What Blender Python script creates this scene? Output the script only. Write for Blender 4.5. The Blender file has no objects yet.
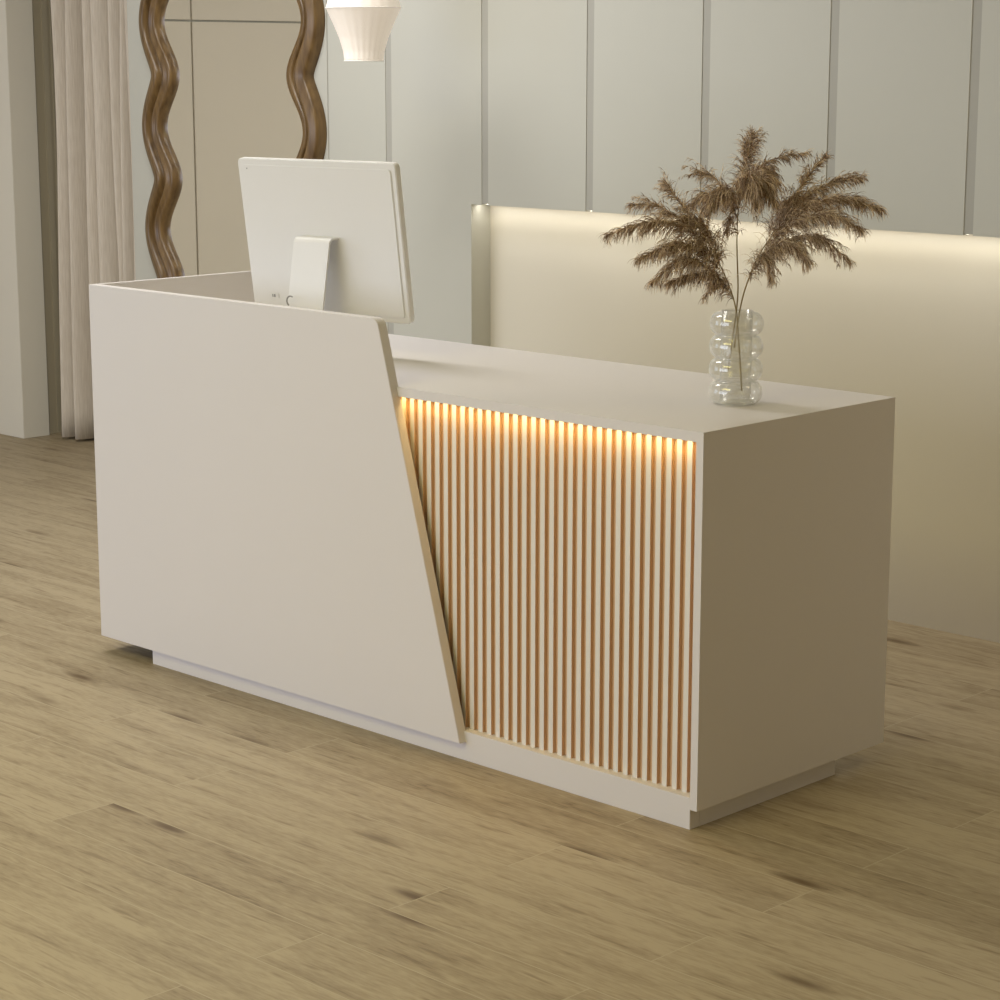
import bpy, bmesh, math, random
from mathutils import Vector, Matrix
random.seed(7)
C = bpy.context.scene.collection
PI = math.pi

# ------------------------------------------------------------------ helpers
def link(name, bm, mats, parent=None, smooth=False):
    me = bpy.data.meshes.new(name); bm.normal_update(); bm.to_mesh(me); bm.free()
    if not isinstance(mats, (list, tuple)): mats = [mats]
    for m in mats: me.materials.append(m)
    if smooth:
        for f in me.polygons: f.use_smooth = True
    o = bpy.data.objects.new(name, me); C.objects.link(o)
    if parent is not None: o.parent = parent
    return o
def thing(name, label, cat, loc=(0, 0, 0), rotz=0, group=None):
    o = bpy.data.objects.new(name, None); C.objects.link(o)
    o.location = loc; o.rotation_euler = (0, 0, rotz); o.empty_display_size = .1
    tag(o, label, cat, group); return o
def tag(o, label, cat, group=None):
    o['label'] = label; o['category'] = cat
    if group: o['group'] = group
    return o
def struct(name, bm, mats, label=None):
    o = link(name, bm, mats); o['kind'] = 'structure'
    if label: o['label'] = label
    return o
def box(bm, a, b, mi=0, bevel=0.0):
    xs, ys, zs = (a[0], b[0]), (a[1], b[1]), (a[2], b[2])
    v = [bm.verts.new((xs[i], ys[j], zs[k])) for i in (0, 1) for j in (0, 1) for k in (0, 1)]
    fs = []
    for q in ((0, 1, 3, 2), (4, 6, 7, 5), (0, 4, 5, 1), (2, 3, 7, 6), (0, 2, 6, 4), (1, 5, 7, 3)):
        f = bm.faces.new([v[i] for i in q]); f.material_index = mi; fs.append(f)
    if bevel > 0:
        es = list({e for f in fs for e in f.edges})
        bmesh.ops.bevel(bm, geom=es, offset=bevel, segments=2, affect='EDGES', clamp_overlap=True)
    return fs
def prism_xz(bm, pts, y0, y1, bevel=0.0):
    a = [bm.verts.new((x, y0, z)) for x, z in pts]; b = [bm.verts.new((x, y1, z)) for x, z in pts]
    n = len(pts)
    f0 = bm.faces.new(a); f1 = bm.faces.new(b[::-1])
    for i in range(n):
        bm.faces.new((a[i], b[i], b[(i+1) % n], a[(i+1) % n]))
    bmesh.ops.recalc_face_normals(bm, faces=bm.faces)
    if bevel:
        bmesh.ops.bevel(bm, geom=list(f0.edges)+list(f1.edges), offset=bevel, segments=2, affect='EDGES')
def lathe(bm, prof, n=48, close=False, c=(0, 0, 0)):
    rings = []
    for r, z in prof:
        rings.append([bm.verts.new((c[0]+r*math.cos(2*PI*i/n), c[1]+r*math.sin(2*PI*i/n), c[2]+z)) for i in range(n)])
    m = len(rings)
    for k in range(m if close else m-1):
        A, B = rings[k], rings[(k+1) % m]
        for i in range(n):
            bm.faces.new((A[i], A[(i+1) % n], B[(i+1) % n], B[i]))
    return rings
def tube(bm, pts, rad, n=8, caps=True):
    pts = [Vector(p) for p in pts]; rings = []
    for i, p in enumerate(pts):
        t = (pts[min(i+1, len(pts)-1)] - pts[max(i-1, 0)]).normalized()
        u = t.cross(Vector((0.13, .37, .92))).normalized(); w = t.cross(u)
        r = rad[i] if isinstance(rad, (list, tuple)) else rad
        rings.append([bm.verts.new(p + u*math.cos(2*PI*k/n)*r + w*math.sin(2*PI*k/n)*r) for k in range(n)])
    for a, b in zip(rings, rings[1:]):
        for k in range(n): bm.faces.new((a[k], a[(k+1) % n], b[(k+1) % n], b[k]))
    if caps:
        bm.faces.new(rings[0][::-1]); bm.faces.new(rings[-1])

# ---------------------------------------------------------------- materials
def lin(r, g, b):
    f = lambda c: (c/255)/12.92 if c/255 <= .04045 else ((c/255+.055)/1.055)**2.4
    return (f(r), f(g), f(b), 1)
def mat(name, col, rough=.5, spec=.4, metal=0.0, bump=0.0, bscale=300, var=0.0):
    m = bpy.data.materials.new(name); m.use_nodes = True
    nt = m.node_tree; p = nt.nodes['Principled BSDF']
    p.inputs['Base Color'].default_value = col
    p.inputs['Roughness'].default_value = rough
    p.inputs['Specular IOR Level'].default_value = spec
    p.inputs['Metallic'].default_value = metal
    tc = nt.nodes.new('ShaderNodeTexCoord')
    no = nt.nodes.new('ShaderNodeTexNoise'); no.inputs['Scale'].default_value = bscale
    no.inputs['Detail'].default_value = 3
    nt.links.new(tc.outputs['Object'], no.inputs['Vector'])
    if bump:
        b = nt.nodes.new('ShaderNodeBump'); b.inputs['Strength'].default_value = bump; b.inputs['Distance'].default_value = .002
        nt.links.new(no.outputs['Fac'], b.inputs['Height']); nt.links.new(b.outputs['Normal'], p.inputs['Normal'])
    if var:
        n2 = nt.nodes.new('ShaderNodeTexNoise'); n2.inputs['Scale'].default_value = 3.0; n2.inputs['Detail'].default_value = 4
        nt.links.new(tc.outputs['Object'], n2.inputs['Vector'])
        mx = nt.nodes.new('ShaderNodeMix'); mx.data_type = 'RGBA'
        mx.inputs['A'].default_value = col; mx.inputs['B'].default_value = (col[0]*(1-var), col[1]*(1-var), col[2]*(1-var), 1)
        nt.links.new(n2.outputs['Fac'], mx.inputs['Factor']); nt.links.new(mx.outputs['Result'], p.inputs['Base Color'])
    return m

DESK = mat('ivory_lacquer', (.705, .67, .655, 1), .42, .35, bump=.02, bscale=400, var=.02)
WALL = mat('warm_grey_wall_paint', (.535, .53, .468, 1), .6, .25, bump=.04, bscale=250, var=.03)
GROOVE = mat('grey_groove_paint', (.41, .40, .355, 1), .7, .2, bump=.03)
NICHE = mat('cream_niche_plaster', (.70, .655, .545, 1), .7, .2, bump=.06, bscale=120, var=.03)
PILA = mat('pilaster_paint', (.74, .71, .62, 1), .6, .2, bump=.04, var=.03)
TRIM = mat('dark_taupe_fluted_trim', (.47, .42, .31, 1), .7, .2, bump=.04)  # darker and browner than the pilaster
SIDEW = mat('beige_side_wall', (.76, .70, .60, 1), .7, .2, bump=.04, var=.04)
CEIL = mat('ceiling_paint', (.62, .57, .47, 1), .8, .1, bump=.03)
DARKW = mat('taupe_wall_paint', (.66, .565, .37, 1), .8, .1, bump=.03)
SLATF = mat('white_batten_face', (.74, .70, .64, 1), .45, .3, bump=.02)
SLATS = mat('tan_backing_and_side_shade', lin(218, 186, 152), .6, .2, bump=.1, bscale=90)  # tan backing board; on batten sides the tan stands in for shade
PLASTIC = mat('white_monitor_shell', (.80, .79, .77, 1), .32, .45, bump=.01)
PGREY = mat('grey_port_trim', (.28, .28, .28, 1), .4, .4, bump=.01)
SCREEN = mat('dark_screen_glass', (.02, .02, .022, 1), .08, .6, bump=.005)
CABLE = mat('grey_cable_rubber', (.33, .32, .31, 1), .5, .3, bump=.02)
STEM = mat('dry_straw_stem', lin(160, 140, 92), .6, .3, bump=.2, bscale=60, var=.2)

def plume_mat():
    m = bpy.data.materials.new('dry_plume_hair'); m.use_nodes = True
    nt = m.node_tree; p = nt.nodes['Principled BSDF']
    p.inputs['Roughness'].default_value = .75; p.inputs['Specular IOR Level'].default_value = .2
    ge = nt.nodes.new('ShaderNodeNewGeometry'); cr = nt.nodes.new('ShaderNodeValToRGB')
    cr.color_ramp.elements[0].position = .12; cr.color_ramp.elements[0].color = lin(146, 116, 88)
    cr.color_ramp.elements[1].position = .92; cr.color_ramp.elements[1].color = lin(255, 240, 216)
    nt.links.new(ge.outputs['Random Per Island'], cr.inputs['Fac'])
    nt.links.new(cr.outputs['Color'], p.inputs['Base Color'])
    tr = nt.nodes.new('ShaderNodeBsdfTranslucent'); nt.links.new(cr.outputs['Color'], tr.inputs['Color'])
    mx = nt.nodes.new('ShaderNodeMixShader'); mx.inputs[0].default_value = .4
    nt.links.new(p.outputs[0], mx.inputs[1]); nt.links.new(tr.outputs[0], mx.inputs[2])
    nt.links.new(mx.outputs[0], nt.nodes['Material Output'].inputs['Surface'])
    return m
PLUME = plume_mat()

def glass_mat():
    m = bpy.data.materials.new('clear_vase_glass'); m.use_nodes = True
    nt = m.node_tree; nt.nodes.remove(nt.nodes['Principled BSDF'])
    out = nt.nodes['Material Output']
    tr = nt.nodes.new('ShaderNodeBsdfTransparent'); tr.inputs['Color'].default_value = (.985, .985, .975, 1)
    gl = nt.nodes.new('ShaderNodeBsdfGlossy'); gl.inputs['Roughness'].default_value = .06; gl.inputs['Color'].default_value = (1, 1, 1, 1)
    df = nt.nodes.new('ShaderNodeBsdfDiffuse'); df.inputs['Color'].default_value = (.85, .84, .80, 1)
    lw = nt.nodes.new('ShaderNodeLayerWeight'); lw.inputs['Blend'].default_value = .25
    geo = nt.nodes.new('ShaderNodeNewGeometry')
    # facing amount is the same seen from inside and outside the thin glass
    dt = nt.nodes.new('ShaderNodeVectorMath'); dt.operation = 'DOT_PRODUCT'
    nt.links.new(geo.outputs['Normal'], dt.inputs[0]); nt.links.new(geo.outputs['Incoming'], dt.inputs[1])
    ab = nt.nodes.new('ShaderNodeMath'); ab.operation = 'ABSOLUTE'; nt.links.new(dt.outputs['Value'], ab.inputs[0])
    inv = nt.nodes.new('ShaderNodeMath'); inv.operation = 'SUBTRACT'; inv.inputs[0].default_value = 1; nt.links.new(ab.outputs[0], inv.inputs[1])
    def pw(e, k, c):
        q = nt.nodes.new('ShaderNodeMath'); q.operation = 'POWER'; q.inputs[1].default_value = e; nt.links.new(inv.outputs[0], q.inputs[0])
        r = nt.nodes.new('ShaderNodeMath'); r.operation = 'MULTIPLY_ADD'; r.inputs[1].default_value = k; r.inputs[2].default_value = c; nt.links.new(q.outputs[0], r.inputs[0]); return r
    m1 = nt.nodes.new('ShaderNodeMixShader'); m2 = nt.nodes.new('ShaderNodeMixShader')
    nt.links.new(pw(2.6, .50, .035).outputs[0], m1.inputs[0])
    nt.links.new(tr.outputs[0], m1.inputs[1]); nt.links.new(df.outputs[0], m1.inputs[2])
    nt.links.new(pw(4.5, .75, .055).outputs[0], m2.inputs[0]); nt.links.new(m1.outputs[0], m2.inputs[1]); nt.links.new(gl.outputs[0], m2.inputs[2])
    nt.links.new(m2.outputs[0], out.inputs['Surface'])
    return m
GLASS = glass_mat()

def wood_frame_mat():
    m = bpy.data.materials.new('varnished_walnut'); m.use_nodes = True
    nt = m.node_tree; p = nt.nodes['Principled BSDF']; p.inputs['Roughness'].default_value = .34
    p.inputs['Specular IOR Level'].default_value = .5
    tc = nt.nodes.new('ShaderNodeTexCoord'); mp = nt.nodes.new('ShaderNodeMapping'); mp.inputs['Scale'].default_value = (55, 55, 4)
    no = nt.nodes.new('ShaderNodeTexNoise'); no.inputs['Scale'].default_value = 1; no.inputs['Detail'].default_value = 6
    cr = nt.nodes.new('ShaderNodeValToRGB')
    cr.color_ramp.elements[0].position = .3; cr.color_ramp.elements[0].color = lin(84, 62, 34)
    cr.color_ramp.elements[1].position = .7; cr.color_ramp.elements[1].color = lin(124, 98, 60)
    nt.links.new(tc.outputs['Object'], mp.inputs['Vector']); nt.links.new(mp.outputs[0], no.inputs['Vector'])
    nt.links.new(no.outputs['Fac'], cr.inputs['Fac']); nt.links.new(cr.outputs['Color'], p.inputs['Base Color'])
    return m
WALNUT = wood_frame_mat()

def mirror_mat():
    m = bpy.data.materials.new('mirror_silvering'); m.use_nodes = True
    p = m.node_tree.nodes['Principled BSDF']; p.inputs['Metallic'].default_value = 1
    p.inputs['Base Color'].default_value = (.93, .94, .92, 1); p.inputs['Roughness'].default_value = .015
    return m
MIRROR = mirror_mat()

def emit_mat(name, col, s, base=(.8, .78, .74, 1)):
    m = bpy.data.materials.new(name); m.use_nodes = True
    p = m.node_tree.nodes['Principled BSDF']; p.inputs['Base Color'].default_value = base
    p.inputs['Emission Color'].default_value = col; p.inputs['Emission Strength'].default_value = s
    p.inputs['Roughness'].default_value = .7
    return m
LEDM = emit_mat('warm_led_diffuser', (1, .74, .34, 1), 1.0)
LEDW = emit_mat('soft_led_diffuser', (1, .93, .78, 1), 3.0)

def lantern_mat():
    m = bpy.data.materials.new('pleated_lantern_fabric'); m.use_nodes = True
    nt = m.node_tree; p = nt.nodes['Principled BSDF']
    p.inputs['Base Color'].default_value = (.80, .74, .66, 1); p.inputs['Roughness'].default_value = .8
    p.inputs['Emission Color'].default_value = (1, .88, .76, 1); p.inputs['Emission Strength'].default_value = .28
    tc = nt.nodes.new('ShaderNodeTexCoord'); no = nt.nodes.new('ShaderNodeTexNoise'); no.inputs['Scale'].default_value = 180
    b = nt.nodes.new('ShaderNodeBump'); b.inputs['Strength'].default_value = .25; b.inputs['Distance'].default_value = .002
    nt.links.new(tc.outputs['Object'], no.inputs['Vector']); nt.links.new(no.outputs['Fac'], b.inputs['Height'])
    nt.links.new(b.outputs['Normal'], p.inputs['Normal'])
    return m
LANTERN = lantern_mat()

def curtain_mat():
    m = bpy.data.materials.new('linen_curtain_weave'); m.use_nodes = True
    nt = m.node_tree; p = nt.nodes['Principled BSDF']; p.inputs['Roughness'].default_value = .9
    p.inputs['Specular IOR Level'].default_value = .1
    tc = nt.nodes.new('ShaderNodeTexCoord'); mp = nt.nodes.new('ShaderNodeMapping'); mp.inputs['Scale'].default_value = (220, 220, 12)
    no = nt.nodes.new('ShaderNodeTexNoise'); no.inputs['Scale'].default_value = 1; no.inputs['Detail'].default_value = 4
    cr = nt.nodes.new('ShaderNodeValToRGB')
    cr.color_ramp.elements[0].position = .25; cr.color_ramp.elements[0].color = (.58, .51, .42, 1)
    cr.color_ramp.elements[1].position = .75; cr.color_ramp.elements[1].color = (.72, .655, .56, 1)
    nt.links.new(tc.outputs['Object'], mp.inputs['Vector']); nt.links.new(mp.outputs[0], no.inputs['Vector'])
    nt.links.new(no.outputs['Fac'], cr.inputs['Fac']); nt.links.new(cr.outputs['Color'], p.inputs['Base Color'])
    return m
CURTAIN = curtain_mat()

def floor_mat():
    m = bpy.data.materials.new('oak_plank_floor'); m.use_nodes = True
    nt = m.node_tree; N = nt.nodes; Lk = nt.links.new
    p = N['Principled BSDF']; p.inputs['Roughness'].default_value = .5; p.inputs['Specular IOR Level'].default_value = .3
    tc = N.new('ShaderNodeTexCoord')
    br = N.new('ShaderNodeTexBrick'); br.offset = .37; br.offset_frequency = 2
    br.inputs['Scale'].default_value = 1; br.inputs['Brick Width'].default_value = 1.45; br.inputs['Row Height'].default_value = .169
    br.inputs['Mortar Size'].default_value = .0016; br.inputs['Mortar Smooth'].default_value = .3
    br.inputs['Color1'].default_value = (0, 0, 0, 1); br.inputs['Color2'].default_value = (1, 1, 1, 1); br.inputs['Mortar'].default_value = (.5, .5, .5, 1)
    mpb = N.new('ShaderNodeMapping'); mpb.inputs['Location'].default_value = (.35, .077, 0)
    Lk(tc.outputs['Object'], mpb.inputs['Vector']); Lk(mpb.outputs[0], br.inputs['Vector'])
    # every plank shifts its own grain
    sh = N.new('ShaderNodeVectorMath'); sh.operation = 'MULTIPLY_ADD'; sh.inputs[1].default_value = (7.3, 3.1, 0)
    Lk(br.outputs['Color'], sh.inputs[0]); Lk(tc.outputs['Object'], sh.inputs[2])
    # knots
    mk = N.new('ShaderNodeMapping'); mk.inputs['Scale'].default_value = (1.25, 5.0, 1); Lk(sh.outputs[0], mk.inputs['Vector'])
    vo = N.new('ShaderNodeTexVoronoi'); vo.inputs['Scale'].default_value = 1.55; vo.inputs['Randomness'].default_value = 1
    Lk(mk.outputs[0], vo.inputs['Vector'])
    kn = N.new('ShaderNodeMapRange'); kn.inputs['From Min'].default_value = .02; kn.inputs['From Max'].default_value = .25
    kn.inputs['To Min'].default_value = 1; kn.inputs['To Max'].default_value = 0; kn.interpolation_type = 'SMOOTHSTEP'
    Lk(vo.outputs['Distance'], kn.inputs['Value'])
    # grain, bent round the knots
    mg = N.new('ShaderNodeMapping'); mg.inputs['Scale'].default_value = (2.3, 20, 1); Lk(sh.outputs[0], mg.inputs['Vector'])
    ad = N.new('ShaderNodeVectorMath'); ad.operation = 'MULTIPLY_ADD'; ad.inputs[1].default_value = (0, .8, .5)
    Lk(kn.outputs[0], ad.inputs[0]); Lk(mg.outputs[0], ad.inputs[2])
    g1 = N.new('ShaderNodeTexNoise'); g1.inputs['Scale'].default_value = 1; g1.inputs['Detail'].default_value = 7; g1.inputs['Roughness'].default_value = .66
    g1.inputs['Distortion'].default_value = .6; Lk(ad.outputs[0], g1.inputs['Vector'])
    mf = N.new('ShaderNodeMapping'); mf.inputs['Scale'].default_value = (26, 170, 1); Lk(sh.outputs[0], mf.inputs['Vector'])
    g2 = N.new('ShaderNodeTexNoise'); g2.inputs['Scale'].default_value = 1; g2.inputs['Detail'].default_value = 3
    Lk(mf.outputs[0], g2.inputs['Vector'])
    mixg = N.new('ShaderNodeMath'); mixg.operation = 'MULTIPLY_ADD'; mixg.inputs[1].default_value = .55
    Lk(g2.outputs['Fac'], mixg.inputs[0]); Lk(g1.outputs['Fac'], mixg.inputs[2])
    pl = N.new('ShaderNodeMath'); pl.operation = 'MULTIPLY_ADD'; pl.inputs[1].default_value = .13
    Lk(br.outputs['Color'], pl.inputs[0]); Lk(mixg.outputs[0], pl.inputs[2])
    cr = N.new('ShaderNodeValToRGB'); e = cr.color_ramp.elements
    e[0].position = .55; e[0].color = (.200, .145, .082, 1)
    e[1].position = .97; e[1].color = (.42, .345, .228, 1)
    x = e.new(.66); x.color = (.290, .228, .142, 1)
    x = e.new(.80); x.color = (.352, .283, .182, 1)
    Lk(pl.outputs[0], cr.inputs['Fac'])
    mxk = N.new('ShaderNodeMix'); mxk.data_type = 'RGBA'; mxk.inputs['B'].default_value = (.12, .075, .035, 1)
    kr = N.new('ShaderNodeMath'); kr.operation = 'MULTIPLY'; kr.inputs[1].default_value = .95
    # only some of the cells hold a knot
    sep = N.new('ShaderNodeSeparateColor'); Lk(vo.outputs['Color'], sep.inputs[0])
    gt = N.new('ShaderNodeMath'); gt.operation = 'GREATER_THAN'; gt.inputs[1].default_value = .22; Lk(sep.outputs[0], gt.inputs[0])
    km = N.new('ShaderNodeMath'); km.operation = 'MULTIPLY'; Lk(kn.outputs[0], km.inputs[0]); Lk(gt.outputs[0], km.inputs[1])
    km2 = N.new('ShaderNodeMath'); km2.operation = 'POWER'; km2.inputs[1].default_value = 1.6; Lk(km.outputs[0], km2.inputs[0])
    Lk(km2.outputs[0], kr.inputs[0]); Lk(kr.outputs[0], mxk.inputs['Factor']); Lk(cr.outputs['Color'], mxk.inputs['A'])
    md_ = N.new('ShaderNodeMapping'); md_.inputs['Scale'].default_value = (5.5, 55, 1); Lk(sh.outputs[0], md_.inputs['Vector'])
    g3 = N.new('ShaderNodeTexNoise'); g3.inputs['Scale'].default_value = 1; g3.inputs['Detail'].default_value = 2; Lk(md_.outputs[0], g3.inputs['Vector'])
    dr = N.new('ShaderNodeMapRange'); dr.inputs['From Min'].default_value = .60; dr.inputs['From Max'].default_value = .70; dr.inputs['To Max'].default_value = .52
    Lk(g3.outputs['Fac'], dr.inputs['Value'])
    mxd = N.new('ShaderNodeMix'); mxd.data_type = 'RGBA'; mxd.inputs['B'].default_value = (.17, .12, .065, 1)
    Lk(dr.outputs[0], mxd.inputs['Factor']); Lk(mxk.outputs['Result'], mxd.inputs['A'])
    mxm = N.new('ShaderNodeMix'); mxm.data_type = 'RGBA'; mxm.inputs['B'].default_value = (.46, .39, .27, 1)
    ms = N.new('ShaderNodeMath'); ms.operation = 'MULTIPLY'; ms.inputs[1].default_value = .85
    Lk(br.outputs['Fac'], ms.inputs[0]); Lk(ms.outputs[0], mxm.inputs['Factor']); Lk(mxd.outputs['Result'], mxm.inputs['A'])
    Lk(mxm.outputs['Result'], p.inputs['Base Color'])
    b = N.new('ShaderNodeBump'); b.inputs['Strength'].default_value = .25; b.inputs['Distance'].default_value = .002
    Lk(mixg.outputs[0], b.inputs['Height']); Lk(b.outputs['Normal'], p.inputs['Normal'])
    return m
FLOOR = floor_mat()

# ------------------------------------------------------------- room shell
XL, XR, YF, ZC = -3.7, 6.2, -6.6, 3.1
WY, NY, WH = 1.772, 1.864, 1.168        # upper wall plane, niche back plane, niche height
WEND, NX = -2.205, -0.289               # left end of the wall, left edge of the niche
bm = bmesh.new(); box(bm, (XL-.1, YF-.1, -.1), (XR+.1, 2.6, 0)); struct('floor', bm, FLOOR)
bm = bmesh.new(); box(bm, (XL-.1, YF-.1, ZC), (XR+.1, 2.6, ZC+.1)); struct('ceiling', bm, CEIL)

# back wall: grooved boards, niche below
GX = [-.224 + .4735*i for i in range(-1, 14)]
bm = bmesh.new()
gw, gd = .031, .0025
cuts = [(-1.016, .007)] + [(g, gw) for g in GX if g+.03 < XR]
x = WEND
for i, (g, w) in enumerate(cuts):
    x1 = g - w/2
    zb = WH if x1 > NX+.01 else 0
    if x < NX < x1:                     # the board that stands over the left edge of the niche
        box(bm, (x, WY, 0), (NX, NY+.1, ZC)); box(bm, (NX, WY, WH), (x1, WY+gd, ZC))
    else:
        box(bm, (x, WY, zb), (x1, WY+(gd if zb else .1), ZC))
    zg = WH + .004 if g > NX else 0
    box(bm, (x1, WY+gd, zg), (x1+w, WY+.03, ZC), 1)
    if g > NX: box(bm, (x, WY+gd+.0005, WH), (x1, WY+.03, WH+.2))
    x = g + w/2
box(bm, (x, WY, WH), (XR, WY+gd, ZC))
struct('wall_back', bm, [WALL, GROOVE])
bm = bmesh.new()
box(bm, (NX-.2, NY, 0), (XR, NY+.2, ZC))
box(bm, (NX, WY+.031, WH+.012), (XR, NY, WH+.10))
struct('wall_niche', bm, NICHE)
# alcove wall behind the curtain, pilaster and its stepped jamb
bm = bmesh.new(); box(bm, (XL, 2.36, 0), (WEND+.3, 2.5, ZC)); box(bm, (WEND, NY+.1, 0), (WEND+.1, 2.36, ZC)); struct('wall_alcove', bm, PILA)
bm = bmesh.new(); box(bm, (XL, 1.876, 0), (-3.214, 2.012, ZC), 0, .002); struct('trim_1', bm, PILA)
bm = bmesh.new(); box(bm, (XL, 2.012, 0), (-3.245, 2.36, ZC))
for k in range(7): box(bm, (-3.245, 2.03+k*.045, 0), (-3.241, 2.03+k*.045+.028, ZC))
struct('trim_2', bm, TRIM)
# left wall with panel joints (seen in the mirror)
bm = bmesh.new()
ys = [-6.6, -4.6, -3.4, -2.2, -.95, .281, 1.4, 2.36]; zs = [0, 1.838, ZC]
for j in range(2):
    for i in range(7):
        if j == 1 and i % 2 == 0: continue
        y1 = ys[i+1] if j == 0 else ys[min(i+2, 7)]
        box(bm, (XL-.02, ys[i]+.005, zs[j]+(.005 if j else 0)), (XL, y1-.005, zs[j+1]-(0 if j else .005)))
        if j == 1 and i == 1: pass
box(bm, (XL-.02, -6.6, 1.843), (XL, -4.605, ZC))
box(bm, (XL-.1, YF, 0), (XL-.012, 2.5, ZC), 1)
struct('wall_left', bm, [SIDEW, GROOVE])
bm = bmesh.new(); box(bm, (XR, YF, 0), (XR+.1, 2.5, ZC)); struct('wall_right', bm, DARKW)
# front wall (behind the camera) with a wide window opening towards the left
WX0, WX1, WZ0, WZ1 = -3.3, 2.2, .25, 2.85
bm = bmesh.new()
box(bm, (XL, YF-.15, 0), (WX0, YF, ZC)); box(bm, (WX1, YF-.15, 0), (XR, YF, ZC))
box(bm, (WX0, YF-.15, 0), (WX1, YF, WZ0)); box(bm, (WX0, YF-.15, WZ1), (WX1, YF, ZC)); struct('wall_front', bm, DARKW)
bm = bmesh.new()
for k in range(5):
    xx = WX0 + (WX1-WX0)*k/4; box(bm, (max(WX0, xx-.03), YF-.1, WZ0), (min(WX1, xx+.03), YF-.04, WZ1))
for z in (WZ0, WZ1-.05): box(bm, (WX0, YF-.1, z), (WX1, YF-.04, z+.05))
struct('window_1', bm, PLASTIC)

# ------------------------------------------------------------------ desk
L, H, HP, D = 2.163, .88, 1.042, .72
desk = thing('reception_desk', 'ivory reception desk with slanted front panel, lit vertical battens and plinth on the wood floor', 'desk')
T = .0225
bm = bmesh.new(); prof_ = [(.02, H), (.02, H-T), (.0285, H-T), (.0285, H-.013), (.060, H-.013), (.060, H-T), (D, H-T), (D, H)]
A_ = [bm.verts.new((.02, y, z)) for y, z in prof_]; B_ = [bm.verts.new((L-.0195, y, z)) for y, z in prof_]
bm.faces.new(A_[::-1])
for i in range(8): bm.faces.new((A_[i], A_[(i+1) % 8], B_[(i+1) % 8], B_[i]))
bmesh.ops.recalc_face_normals(bm, faces=bm.faces); box(bm, (L-.0195, .02, H-T), (L, D, H)); link('countertop', bm, DESK, desk)
bm = bmesh.new(); box(bm, (L-.0195, .02, .046), (L, D, H-T)); link('side_panel', bm, DESK, desk)
bm = bmesh.new(); box(bm, (0, .0275, .046), (.018, .66, HP), 0, .0012); link('side_panel', bm, DESK, desk)
# slanted front panel
pts = [(0, .0465), (1.450, .0465)]
tx, tz = 1.173, HP; sx, sz = 1.450-1.173, .0465-HP
ln = math.hypot(sx, sz); ux, uz = sx/ln, sz/ln; r = .022
P0 = Vector((tx+ux*r, tz+uz*r)); P2 = Vector((tx-r, tz)); P1 = Vector((tx, tz))
for k in range(9):
    t = k/8; q = P0*(1-t)**2 + P1*2*t*(1-t) + P2*t*t; pts.append((q.x, q.y))
pts.append((0, HP))
bm = bmesh.new(); prism_xz(bm, pts, 0, .0275, .0010); link('front_panel', bm, DESK, desk)
bm = bmesh.new(); box(bm, (.212, .0205, 0), (L-.0195, .0530, .0725), 0, .0006)
link('bottom_rail', bm, DESK, desk)
bm = bmesh.new(); box(bm, (L-.0355, .0535, 0), (L-.0195, .538, .0725)); box(bm, (.212, .0535, 0), (.228, .538, .06)); box(bm, (.212, .538, 0), (L-.0195, .554, .06))
link('plinth', bm, DESK, desk)
bm = bmesh.new(); box(bm, (.02, .554, .046), (L-.0195, .570, H-T)); link('back_panel', bm, DESK, desk)
bm = bmesh.new(); box(bm, (.228, .0600, .0725), (L-.0355, .554, .0885)); link('bottom_board', bm, DESK, desk)
bm = bmesh.new(); box(bm, (1.10, .0530, .0725), (L-.0195, .0598, H-.0135)); link('batten_backing', bm, SLATS, desk)
pitch = (2.131-1.2425)/31
def slat_mesh():
    bm = bmesh.new(); w = .0138
    fs = box(bm, (-w/2, .0435, .0725), (w/2, .0530, H-.0135))
    bm.faces.ensure_lookup_table()
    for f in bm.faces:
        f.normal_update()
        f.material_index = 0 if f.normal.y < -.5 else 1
    me = bpy.data.meshes.new('batten'); bm.to_mesh(me); bm.free(); me.materials.append(SLATF); me.materials.append(SLATS)
    return me
sm = slat_mesh()
for k in range(-3, 33):
    o = bpy.data.objects.new('batten', sm); C.objects.link(o); o.parent = desk
    o.location = (1.2425 + pitch*(k-.5) - .0093, 0, 0)
bm = bmesh.new(); box(bm, (1.10, .0290, H-.0165), (L-.0225, .0370, H-.0132)); o = link('light_strip', bm, LEDM, desk); o['label'] = 'warm glowing light strip above the battens'

# --------------------------------------------------------------- monitor
MW, MH, tilt = .55, .42, .139
mon = thing('desktop_computer', 'white all-in-one computer seen from behind, standing on the desk behind the slanted panel', 'computer', (.6270, .3326, H), .129)
def mtx(): # panel frame: local x width, local v up the screen, local n out of the back
    return Matrix.Translation((0, 0, .9738-H)) @ Matrix.Rotation(tilt, 4, 'X')
R = mtx()
# Rotation(+tilt about X) sends +z towards -y: the top leans towards the visitors
def slab(w, h0, h1, y0, y1, rad, bev, seg=6):
    bm = bmesh.new(); pts = []
    for cx, cz, a0 in ((w/2-rad, h1-rad, 0), (-w/2+rad, h1-rad, 90), (-w/2+rad, h0+rad, 180), (w/2-rad, h0+rad, 270)):
        for k in range(seg+1):
            a = math.radians(a0+90*k/seg); pts.append((cx+rad*math.cos(a), cz+rad*math.sin(a)))
    prism_xz(bm, pts, y0, y1, bev); bmesh.ops.transform(bm, matrix=R, verts=bm.verts); return bm
link('back_shell', slab(MW, 0, MH, 0, .020, .014, .002), PLASTIC, mon)
back_cover = link('back_cover', slab(MW-.03, .015, MH-.016, -.0035, .001, .01, .0015), PLASTIC, mon)
link('screen', slab(MW-.03, .05, MH-.015, .0195, .0208, .006, 0), SCREEN, mon)
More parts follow.
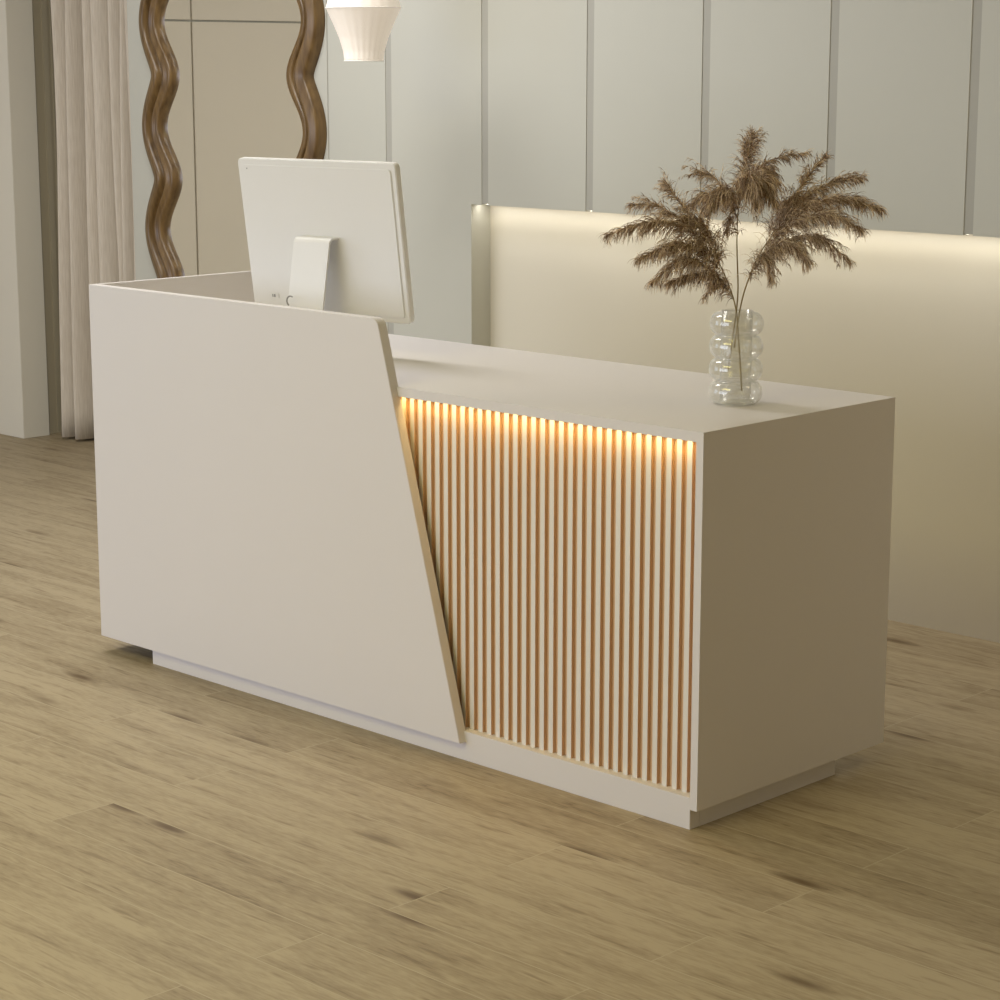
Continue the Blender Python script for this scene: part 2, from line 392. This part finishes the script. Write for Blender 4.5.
# bent sheet stand
w = .124
mid = R @ Vector((0, 0, .212))
path = []
y_at = mid.y; z_at = mid.z
path.append((y_at+.012, z_at+.004))
for k in range(7):
    a = PI/2*k/6; path.append((y_at-.026 - .016*math.sin(a), z_at+.004-.016*(1-math.cos(a))))
zb = .0
ybk = y_at-.088
for k in range(7):
    a = PI/2*k/6; path.append((ybk + .02*(1-math.cos(a)), zb+.024 - .02*math.sin(a)))
path.append((y_at+.15, .004))
th = .0055; bm = bmesh.new(); prev = None; secs = []
for i, (y, z) in enumerate(path):
    a = path[max(0, i-1)]; b = path[min(len(path)-1, i+1)]
    ty, tz_ = b[0]-a[0], b[1]-a[1]; l_ = math.hypot(ty, tz_); ny, nz = tz_/l_, -ty/l_
    secs.append([bm.verts.new((sx_*w/2, y+ny*o_, z+nz*o_)) for sx_, o_ in ((-1, -th/2), (1, -th/2), (1, th/2), (-1, th/2))])
for a, b in zip(secs, secs[1:]):
    for k in range(4): bm.faces.new((a[k], a[(k+1) % 4], b[(k+1) % 4], b[k]))
bm.faces.new(secs[0]); bm.faces.new(secs[-1][::-1])
bmesh.ops.recalc_face_normals(bm, faces=bm.faces)
zmin = min(v.co.z for v in bm.verts)
for v in bm.verts: v.co.z -= min(0, zmin) if v.co.z < .05 else 0
st = link('stand', bm, PLASTIC, mon)
# cable hole rim and cable on the stand
bm = bmesh.new(); n = 20; yb = ybk - th/2 - .001; ring = []
hx, hz = -.035, .118
for k in range(12): 
    a = math.radians(60+180*k/11); ring.append((hx+.002+.013*math.cos(a), yb, .146+.013*math.sin(a)))
tube(bm, ring, .0022, 6); link('cable', bm, CABLE, mon)
bm = bmesh.new(); box(bm, (-.205, -.0055, .042), (-.175, -.0034, .056), 0, .001); bmesh.ops.transform(bm, matrix=R, verts=bm.verts); link('port_cover', bm, PLASTIC, mon)
for q in (((-.198, -.0062, .045), (-.195, -.0050, .053)), ((-.192, -.0062, .045), (-.187, -.0050, .053)), ((-.241, -.0045, .392), (-.238, -.0030, .395))):
    bm = bmesh.new(); box(bm, *q); bmesh.ops.transform(bm, matrix=R, verts=bm.verts)
    link('port' if q[0][2] < .1 else 'microphone_hole', bm, PGREY, back_cover)

# ------------------------------------------------------------------ vase
VX, VY = 1.955, .387
vase = thing('glass_vase', 'clear ribbed glass vase made of four stacked bubbles on the countertop', 'vase', (VX, VY, H))
nb, bh, Rb, Rn = 4, .0520, .0615, .0395
outer = []
outer.append((.046, .0015))
for k in range(nb):
    for j in range(13):
        a = -PI/2 + PI*j/12
        rr = Rn + (Rb-Rn)*max(0, math.cos(a))**.85
        outer.append((rr, .0005 + bh*(k+.5) + bh*.5*math.sin(a)*.985))
outer.append((.0385, nb*bh+.002))
inner = [(max(.001, r_-.0022), z_) for r_, z_ in outer[::-1]]
inner[-1] = (.043, .004)
prof = outer + inner[:-1] + [(.040, .006), (.0005, .006), (.0005, .0005), (.044, .0005)]
bm = bmesh.new(); lathe(bm, prof, 64, close=True); bmesh.ops.recalc_face_normals(bm, faces=bm.faces)
link('vase_wall', bm, GLASS, vase, True)
bm = bmesh.new()
lathe(bm, [(.036, .008), (.036, .212), (.0345, .212), (.0345, .008)], 48, close=True); bmesh.ops.recalc_face_normals(bm, faces=bm.faces)
link('inner_tube', bm, GLASS, vase, True)

# --------------------------------------------------------- dried grasses
RV = Vector((math.cos(.7755), math.sin(.7755), 0)); BV = Vector((-math.sin(.7755), math.cos(.7755), 0)); BASE = Vector((VX, VY, H))
def P(u, v, d=0.0):      # metres across / up, from the vase's foot
    return BASE + RV*((u-735)/441.) + Vector((0, 0, (405-v)/433.)) + BV*d
def bez(pts, n):
    out = []
    pts = [Vector(p_) for p_ in pts]
    m = len(pts)-1
    for i in range(n+1):
        t = i/n*m; k = min(int(t), m-1); f = t-k
        p0 = pts[max(k-1, 0)]; p1 = pts[k]; p2 = pts[k+1]; p3 = pts[min(k+2, m)]
        out.append(.5*((2*p1)+(-p0+p2)*f+(2*p0-5*p1+4*p2-p3)*f*f+(-p0+3*p1-3*p2+p3)*f**3))
    return out
def ribbon(bm, pts, w0, mi=0):
    prev = None; side = None
    for i, p_ in enumerate(pts):
        t = (pts[min(i+1, len(pts)-1)]-pts[max(i-1, 0)])
        if t.length < 1e-7: return
        t.normalize()
        if side is None:
            side = t.cross(Vector((random.uniform(-1, 1), random.uniform(-1, 1), random.uniform(-1, 1)))).normalized()
        s = (side - t*side.dot(t)).normalized(); w = w0*(1-.75*i/(len(pts)-1))
        c2 = t.cross(s)
        cur = [bm.verts.new(p_+s*w), bm.verts.new(p_-s*w*.5+c2*w*.8), bm.verts.new(p_-s*w*.5-c2*w*.8)]
        if prev:
            for k in range(3): bm.faces.new((prev[k], prev[(k+1) % 3], cur[(k+1) % 3], cur[k]))
        prev = cur
def hairs(bm, path, n, length, droop, spread=1.0, bias=None, t0=.0):
    """fine drooping hairs in small tufts along a branch"""
    for i in range(n):
        t = t0+(1-t0)*random.random()**.9; k = min(int(t*(len(path)-1)), len(path)-2); f = t*(len(path)-1)-k
        p_ = path[k].lerp(path[k+1], f); tan = (path[k+1]-path[k]).normalized()
        d = Vector((random.gauss(0, 1), random.gauss(0, 1), random.gauss(0, .8)))
        d = (d - tan*d.dot(tan)); d = d.normalized()*random.uniform(.2, 1.15)*spread + tan*random.uniform(.6, 1.1)
        if bias: d += Vector(bias)*.35
        d.normalize()
        l_ = length*random.uniform(.55, 1.25)*(1-.45*max(0, t-.55)/.45)
        seg = 5; q = p_.copy(); pts = [q.copy()]; dd = d.copy()
        for s in range(seg):
            dd = (dd + Vector((0, 0, -droop*(.25+.28*s)/1.0))).normalized()
            q = q + dd*(l_/seg); pts.append(q.copy())
        ribbon(bm, pts, random.uniform(.0006, .00105))
        if random.random() < .75:      # spikelet twig
            j = random.randint(1, 3); o_ = Vector((random.gauss(0, 1), random.gauss(0, 1), random.gauss(0, 1)))*.5 + dd
            o_.normalize(); qq = pts[j].copy(); pp = [qq.copy()]
            for s in range(3):
                o_ = (o_+Vector((0, 0, -droop*.5))).normalized(); qq = qq+o_*(l_*.14); pp.append(qq.copy())
            ribbon(bm, pp, random.uniform(.0006, .0011))
def reed(label, stem_pts, sprays):
    root = thing('dried_reed_stem', label, 'dried grass', tuple(BASE + Vector((0, 0, .02))), 0, 'dried reed stems in the glass vase')
    off = Matrix.Translation(-(BASE + Vector((0, 0, .02))))
    bm = bmesh.new(); sp = bez(stem_pts, 26); tube(bm, sp, [.0021*(1-.62*i/26) for i in range(27)], 6)
    bmesh.ops.transform(bm, matrix=off, verts=bm.verts); link('stem', bm, STEM, root, True)
    bm = bmesh.new()
    for pts, n, ln_, dr in sprays:
        path = bez(pts, 14)
        for a, b in ((path, .0007),): ribbon(bm, a, .0010)
        hairs(bm, path, int(n*1.55), ln_*1.22, dr*1.1)
        # side branchlets
        for q in range(max(4, n//22)):
            t = random.uniform(.08, .82); k = int(t*14); tan = (path[k+1]-path[k]).normalized()
            d = Vector((random.gauss(0, 1), random.gauss(0, 1), random.gauss(.1, .8))); d = (d-tan*d.dot(tan)).normalized()*.36+tan
            d.normalize(); L_ = random.uniform(.035, .075); pp = [path[k].copy()]; dd = d
            for s in range(6):
                dd = (dd+Vector((0, 0, -.10*dr*(s+1)))).normalized(); pp.append(pp[-1]+dd*L_/6)
            ribbon(bm, pp, .0007); hairs(bm, pp, 17, ln_*.7, dr)
    bmesh.ops.transform(bm, matrix=off, verts=bm.verts)
    link('plume', bm, PLUME, root)
    return root
# left stem
reed('dried brown reed stem bending left out of the vase, its feathery plume reaching furthest left',
     [P(741, 392, -.01), P(737, 345, -.01), P(733, 310, -.01), P(722, 280, -.02), P(706, 250, -.03), P(690, 226, -.035)],
     [([P(712, 262, -.03), P(680, 232, -.04), P(645, 226, -.05), P(604, 238, -.06)], 300, .042, .34),
      ([P(704, 246, -.03), P(676, 224, -.02), P(652, 211, -.02), P(628, 211, -.02)], 150, .035, .30),
      ([P(716, 272, -.02), P(690, 252, -.05), P(664, 248, -.07), P(634, 260, -.09)], 280, .042, .36),
      ([P(722, 286, -.02), P(700, 268, -.05), P(676, 262, -.07), P(648, 282, -.09)], 260, .040, .38),
      ([P(726, 294, -.01), P(710, 280, -.03), P(690, 276, -.05), P(664, 284, -.06)], 220, .036, .38),
      ([P(696, 232, -.03), P(680, 214, -.01), P(668, 197, 0), P(660, 189, .01)], 120, .028, .22),
      ([P(730, 302, -.01), P(722, 290, -.02), P(712, 286, -.03), P(700, 300, -.04)], 90, .026, .4),
      ([P(716, 268, -.02), P(708, 244, -.01), P(698, 228, 0), P(682, 224, .0)], 230, .040, .36)])
# middle stem
reed('dried brown reed stem rising straight from the vase, its feathery plume the tallest',
     [P(728, 372, .012), P(733, 330, .01), P(736, 295, .01), P(734, 250, .01), P(735, 210, .01), P(742, 170, .01), P(747, 146, .01)],
     [([P(735, 212, .01), P(739, 180, .01), P(743, 162, .01), P(748, 144, .01)], 260, .036, .22),
      ([P(734, 225, .01), P(720, 196, .02), P(708, 184, .03), P(695, 180, .04)], 110, .030, .30),
      ([P(735, 215, .01), P(724, 198, -.03), P(714, 198, -.05), P(702, 212, -.06)], 250, .044, .40),
      ([P(736, 205, .01), P(746, 186, -.03), P(756, 188, -.05), P(766, 206, -.06)], 250, .046, .42),
      ([P(737, 200, .01), P(740, 186, -.03), P(744, 188, -.06), P(748, 206, -.08)], 240, .050, .46),
      ([P(736, 205, .01), P(754, 178, .03), P(776, 166, .05), P(804, 162, .06)], 120, .032, .24),
      ([P(735, 215, .01), P(718, 206, .05), P(704, 204, .07), P(688, 214, .08)], 170, .038, .36),
      ([P(738, 195, .01), P(750, 180, .04), P(762, 178, .06), P(774, 190, .08)], 190, .040, .36),
      ([P(735, 240, .01), P(729, 226, .0), P(726, 224, -.01), P(722, 236, -.02)], 70, .026, .5)])
# right stem
reed('dried brown reed stem bending right out of the vase, its feathery plume reaching furthest right',
     [P(733, 350, 0), P(738, 312, .0), P(744, 286, -.01), P(756, 256, -.02), P(772, 234, -.03), P(792, 218, -.035)],
     [([P(766, 240, -.02), P(796, 214, -.03), P(834, 204, -.03), P(872, 214, -.03)], 320, .042, .32),
      ([P(772, 230, -.02), P(800, 204, 0), P(828, 190, .02), P(855, 185, .02)], 230, .036, .28),
      ([P(760, 250, -.02), P(790, 226, -.06), P(820, 218, -.08), P(850, 232, -.10)], 280, .042, .36),
      ([P(756, 262, -.02), P(782, 244, -.05), P(810, 240, -.08), P(838, 261, -.10)], 230, .038, .36),
      ([P(750, 272, -.02), P(766, 250, -.05), P(784, 248, -.07), P(800, 262, -.08)], 220, .040, .40),
      ([P(745, 284, -.01), P(752, 264, -.03), P(760, 262, -.04), P(766, 282, -.05)], 150, .032, .42),
      ([P(768, 236, -.02), P(790, 206, .02), P(806, 182, .04), P(822, 165, .05)], 190, .030, .20),
      ([P(764, 240, -.02), P(780, 214, .04), P(796, 206, .06), P(816, 210, .08)], 210, .040, .34)])

# ---------------------------------------------------------------- mirror
MXC, MZ0, MZ1 = -1.553, .012, 2.408
mir = thing('wall_mirror', 'tall mirror in a wavy carved walnut-brown wood frame against the back wall', 'mirror', (MXC, WY, MZ0))
# wavy closed outlines, traced along a base rectangle with rounded corners
def outline(half, z0, z1, rad, n_side, n_z, n_c):
    # returns list of (x, z, nx, nz, phase) ; straight runs carry the wave phase, corners blend
    out = []
    zc0, zc1 = z0+rad, z1-rad; xc = half-rad
    def seg(p0, p1, nrm, n, wave):
        for i in range(n):
            t = i/n; out.append((p0[0]+(p1[0]-p0[0])*t, p0[1]+(p1[1]-p0[1])*t, nrm[0], nrm[1], wave(t)))
    def arc(cx, cz, a0, n):
        for i in range(n):
            a = math.radians(a0+90*i/n); out.append((cx+rad*math.cos(a), cz+rad*math.sin(a), math.cos(a), math.sin(a), None if True else 0))
    wz = lambda z: (z+MZ0-1.60)/.398
    wx = lambda x: x/.40+.5
    seg((half, zc0), (half, zc1), (1, 0), n_z, lambda t: wz(zc0+(zc1-zc0)*t)); arc(xc, zc1, 0, n_c)
    seg((xc, z1), (-xc, z1), (0, 1), n_side, lambda t: wx(xc-2*xc*t)); arc(-xc, zc1, 90, n_c)
    seg((-half, zc1), (-half, zc0), (-1, 0), n_z, lambda t: wz(zc1-(zc1-zc0)*t)); arc(-xc, zc0, 180, n_c)
    seg((-xc, z0), (xc, z0), (0, -1), n_side, lambda t: wx(-xc+2*xc*t)); arc(xc, zc0, 270, n_c)
    return out
base = outline(.44, .085, MZ1-MZ0-.085, .20, 40, 200, 22)
# the waves run 0 at a notch, 1 at a bulge
def wav(ph, outer_):
    if outer_: return math.sqrt(math.sin(PI*ph)**2+.012)*.98
    return .5-.5*math.cos(2*PI*ph)
cols = 33; bm = bmesh.new(); grid = []
def hgt(u):
    if u <= 0: return .002
    if u >= 1: return .0
    K = [(0, .016), (.04, .028), (.10, .033), (.17, .032), (.23, .037), (.29, .041), (.35, .039), (.41, .024), (.46, .024), (.52, .044), (.58, .051), (.66, .052), (.78, .047), (.9, .041), (.96, .034), (1, .006)]
    for (a_, ha), (b_, hb_) in zip(K, K[1:]):
        if a_ <= u <= b_:
            t = (u-a_)/(b_-a_); return ha+(hb_-ha)*t
    return 0
corner_ph = 1.0
for (bx, bz, nx, nz, ph) in base:
    if ph is None: wo, wi = 1.0, 1.0
    else: wo, wi = wav(ph, True), wav(ph, False)
    ro = .013 + .076*wo - .0; ri = -.101 + .088*wi
    row = []
    for j in range(cols):
        u = j/(cols-1); o_ = ri + (ro-ri)*u
        row.append(bm.verts.new((bx+nx*o_, -.004-hgt(u), bz+nz*o_)))
    back_o = bm.verts.new((bx+nx*ro, -.0005, bz+nz*ro)); back_i = bm.verts.new((bx+nx*ri, -.0005, bz+nz*ri))
    grid.append([back_i]+row+[back_o])
# smooth the joins between straight runs and corners
for it in range(6):
    n_ = len(grid)
    for a0 in (0, 222, 262+22, 0):
        pass
n_ = len(grid)
joins = [0, 200, 222, 262, 284, 484, 506, 546]
for it in range(30):
    for J in joins:
        for dlt in range(-7, 8):
            i = (J+dlt) % n_
            for c_ in range(cols+2):
                a, b = grid[i-1][c_].co, grid[(i+1) % n_][c_].co; v = grid[i][c_].co
                v.x = .5*v.x+.25*(a.x+b.x); v.z = .5*v.z+.25*(a.z+b.z)
for i in range(n_):
    A, B = grid[i], grid[(i+1) % n_]
    for c_ in range(cols+1): bm.faces.new((A[c_], B[c_], B[c_+1], A[c_+1]))
    bm.faces.new((A[-1], B[-1], B[0], A[0]))
bmesh.ops.recalc_face_normals(bm, faces=bm.faces)
inner_xz = [(g[4].co.x, g[4].co.z) for g in grid]
zlow = min(v.co.z for v in bm.verts)
fr = link('frame', bm, WALNUT, mir, True)
bm = bmesh.new(); prism_xz(bm, inner_xz, -.009, -.003); link('mirror_glass', bm, MIRROR, mir)
mir.location.z = MZ0 - zlow - MZ0 + .001

# ---------------------------------------------------------------- lantern
LX, LY, LZ = -.300, 1.30, 1.645
lan = thing('pendant_lamp', 'cream pleated fabric pendant lantern hanging beside the wavy mirror', 'lamp', (LX, LY, LZ))
lp = [(.062, 0), (.0655, .03), (.078, .072), (.096, .115), (.1195, .166), (.110, .20), (.085, .26), (.055, .33), (.03, .37)]
bm = bmesh.new(); n = 96; rings = []
dense = []
for a, b in zip(lp, lp[1:]):
    for k in range(4): dense.append((a[0]+(b[0]-a[0])*k/4, a[1]+(b[1]-a[1])*k/4))
dense.append(lp[-1])
for r_, z_ in dense:
    rings.append([bm.verts.new(((r_+.0007*math.cos(24*2*PI*i/n))*math.cos(2*PI*i/n), (r_+.0007*math.cos(24*2*PI*i/n))*math.sin(2*PI*i/n), z_)) for i in range(n)])
for A, B in zip(rings, rings[1:]):
    for i in range(n): bm.faces.new((A[i], A[(i+1) % n], B[(i+1) % n], B[i]))
sh = link('lamp_shade', bm, LANTERN, lan, True)
md = sh.modifiers.new('thick', 'SOLIDIFY'); md.thickness = .0015
HOOP = emit_mat('cream_wire_hoop', (1, .92, .8, 1), .12)
for r_, z_ in ((.062, 0), (.1195, .166), (.03, .37)):
    bm = bmesh.new(); tube(bm, [((r_+.0012)*math.cos(2*PI*i/48), (r_+.0012)*math.sin(2*PI*i/48), z_) for i in range(49)], .0017, 6, False)
    link('hoop', bm, HOOP, sh, True)
bm = bmesh.new(); tube(bm, [(0, 0, .36), (0, 0, ZC-LZ-.02)], .003, 8); link('cord', bm, CABLE, lan)
bm = bmesh.new(); lathe(bm, [(.001, ZC-LZ-.03), (.05, ZC-LZ-.028), (.055, ZC-LZ-.001), (.001, ZC-LZ-.001)], 32, False); link('ceiling_rose', bm, PLASTIC, lan, True)
bm = bmesh.new(); lathe(bm, [(.001, .14), (.02, .15), (.03, .18), (.02, .21), (.012, .25), (.010, .37), (.001, .375)], 20); link('bulb', bm, LEDW, lan, True)

# ---------------------------------------------------------------- curtain
cur = thing('curtain', 'floor-length beige linen curtain in vertical folds in the alcove left of the mirror', 'curtain', (-2.75, 2.10, 0))
# fold columns: (x of valley, depth of the bulge that follows)
FR = [.70, .50, .72, .66, .74, .7, .7, .7, .7]
val = [(-3.088, .105), (-2.995, .095), (-2.89, .085), (-2.81, .09), (-2.70, .07), (-2.640, .07), (-2.59, .08), (-2.49, .08), (-2.37, .06), (-2.25, 0)]
bm = bmesh.new(); NZ = 26
cols_ = []
def fold_pt(t_x, depth, z):
    return None
xs_ = []
for (a, d), (b, _), q_ in zip(val, val[1:], FR):
    for k in range(18):
        s = k/18; c_ = s/q_; prof_ = (math.sin(PI*c_**.85))**.5 if 0 < c_ < 1 else -1.0*math.sin(PI*(s-q_)/(1-q_)) if s >= q_ else 0
        xs_.append((a+(b-a)*s, d*prof_-.012, a))
xs_.append((val[-1][0], 0, 0))
rows = []
for iz in range(NZ+1):
    z = .012 + (ZC-.03-.012)*iz/NZ; row = []
    fl = 1 - z/ZC
    for (x_, dd, seed) in xs_:
        wob = .006*math.sin(seed*37+z*2.1)+.004*math.sin(seed*91+z*4.3)
        row.append(bm.verts.new((x_+2.75 + wob + .012*fl*math.sin(seed*17), -.002 - dd*(1+.25*fl) + .010*math.sin(seed*53+z*1.4), z)))
    rows.append(row)
for A, B in zip(rows, rows[1:]):
    for i in range(len(A)-1): bm.faces.new((A[i], A[i+1], B[i+1], B[i]))
fb = link('fabric', bm, CURTAIN, cur, True)
md = fb.modifiers.new('thick', 'SOLIDIFY'); md.thickness = .003
bm = bmesh.new(); box(bm, (-3.24+2.75, -.03, ZC-.03), (-2.205+2.75, .03, ZC-.001)); link('curtain_track', bm, PLASTIC, cur)

# --------------------------------------------------------------- niche LED
led = thing('niche_light', 'slim warm light strip tucked under the upper wall boards, lighting the niche', 'light', (NX+.02, WY+gd+.02, WH))
bm = bmesh.new(); box(bm, (.0, .0, .003), (XR-NX-.04, .014, .012)); link('diffuser', bm, LEDW, led)

# ------------------------------------------------------------------ lights
LP = [(142, (.90, .96, 1.15)), (42, (.5, .7, 1)), (54, (1, .985, .97)), (58, (1, .88, .32)), (.50, (1, .67, .24)), (6.0, (1, .95, .87)), (9, (1, .86, .58))]   # watts, colour
def area(name, loc, rot, sx_, sy_, power, col, spread=PI):
    l = bpy.data.lights.new(name, 'AREA'); l.shape = 'RECTANGLE'; l.size = sx_; l.size_y = sy_; l.energy = power; l.color = col; l.spread = spread
    o = bpy.data.objects.new(name, l); C.objects.link(o); o.location = loc; o.rotation_euler = rot
    return o
# daylight through the window in the front wall
area('window_daylight_1', ((WX0+WX1)/2, YF+.02, (WZ0+WZ1)/2), (PI/2, 0, 0), WX1-WX0, WZ1-WZ0, *LP[0])
area('left_fill_light', (XL+.02, -3.6, 1.55), (PI/2, 0, -PI/2), 2.4, 2.4, *LP[1])  # added cool fill, the left wall has no window
# ceiling panels and an added fill
area('ceiling_light_1', (-.5, .25, ZC-.02), (0, 0, 0), 1.5, .7, *LP[2])
area('ceiling_light_2', (1.5, -3.0, ZC-.02), (0, 0, 0), 2.5, 1.5, *LP[3])
area('back_right_fill_light', (3.5, 1.35, ZC-.02), (0, 0, 0), 1.2, .5, *LP[6])  # unseen fill added to lift the dim back right
# desk and niche strips
area('desk_strip_light', (1.62, .0330, H-.0172), (math.radians(9), 0, 0), 1.02, .006, *LP[4], spread=math.radians(100))
area('niche_strip_light', (2.93, WY+gd+.030, WH+.0015), (math.radians(-4), 0, 0), 6.42, .014, *LP[5])

w = bpy.data.worlds.new('World'); bpy.context.scene.world = w; w.use_nodes = True
w.node_tree.nodes['Background'].inputs[0].default_value = (.8, .85, .9, 1); w.node_tree.nodes['Background'].inputs[1].default_value = .4

# ------------------------------------------------------------------ camera
cd = bpy.data.cameras.new('Camera'); cam = bpy.data.objects.new('Camera', cd); C.objects.link(cam)
cd.sensor_fit = 'HORIZONTAL'; cd.sensor_width = 36; cd.lens = 2202.71/1000*36; cd.clip_start = .05; cd.clip_end = 60
cam.location = (5.04762, -3.53225, 1.64312)
cam.rotation_euler = (PI/2-.196488, 0, .775494)
sc = bpy.context.scene; sc.camera = cam; sc.cycles.transparent_max_bounces = 48
sc.view_settings.view_transform = 'Standard'; sc.view_settings.look = 'None'; sc.view_settings.gamma = 1
sc.view_settings.use_curve_mapping = False; sc.view_settings.exposure = 0.0
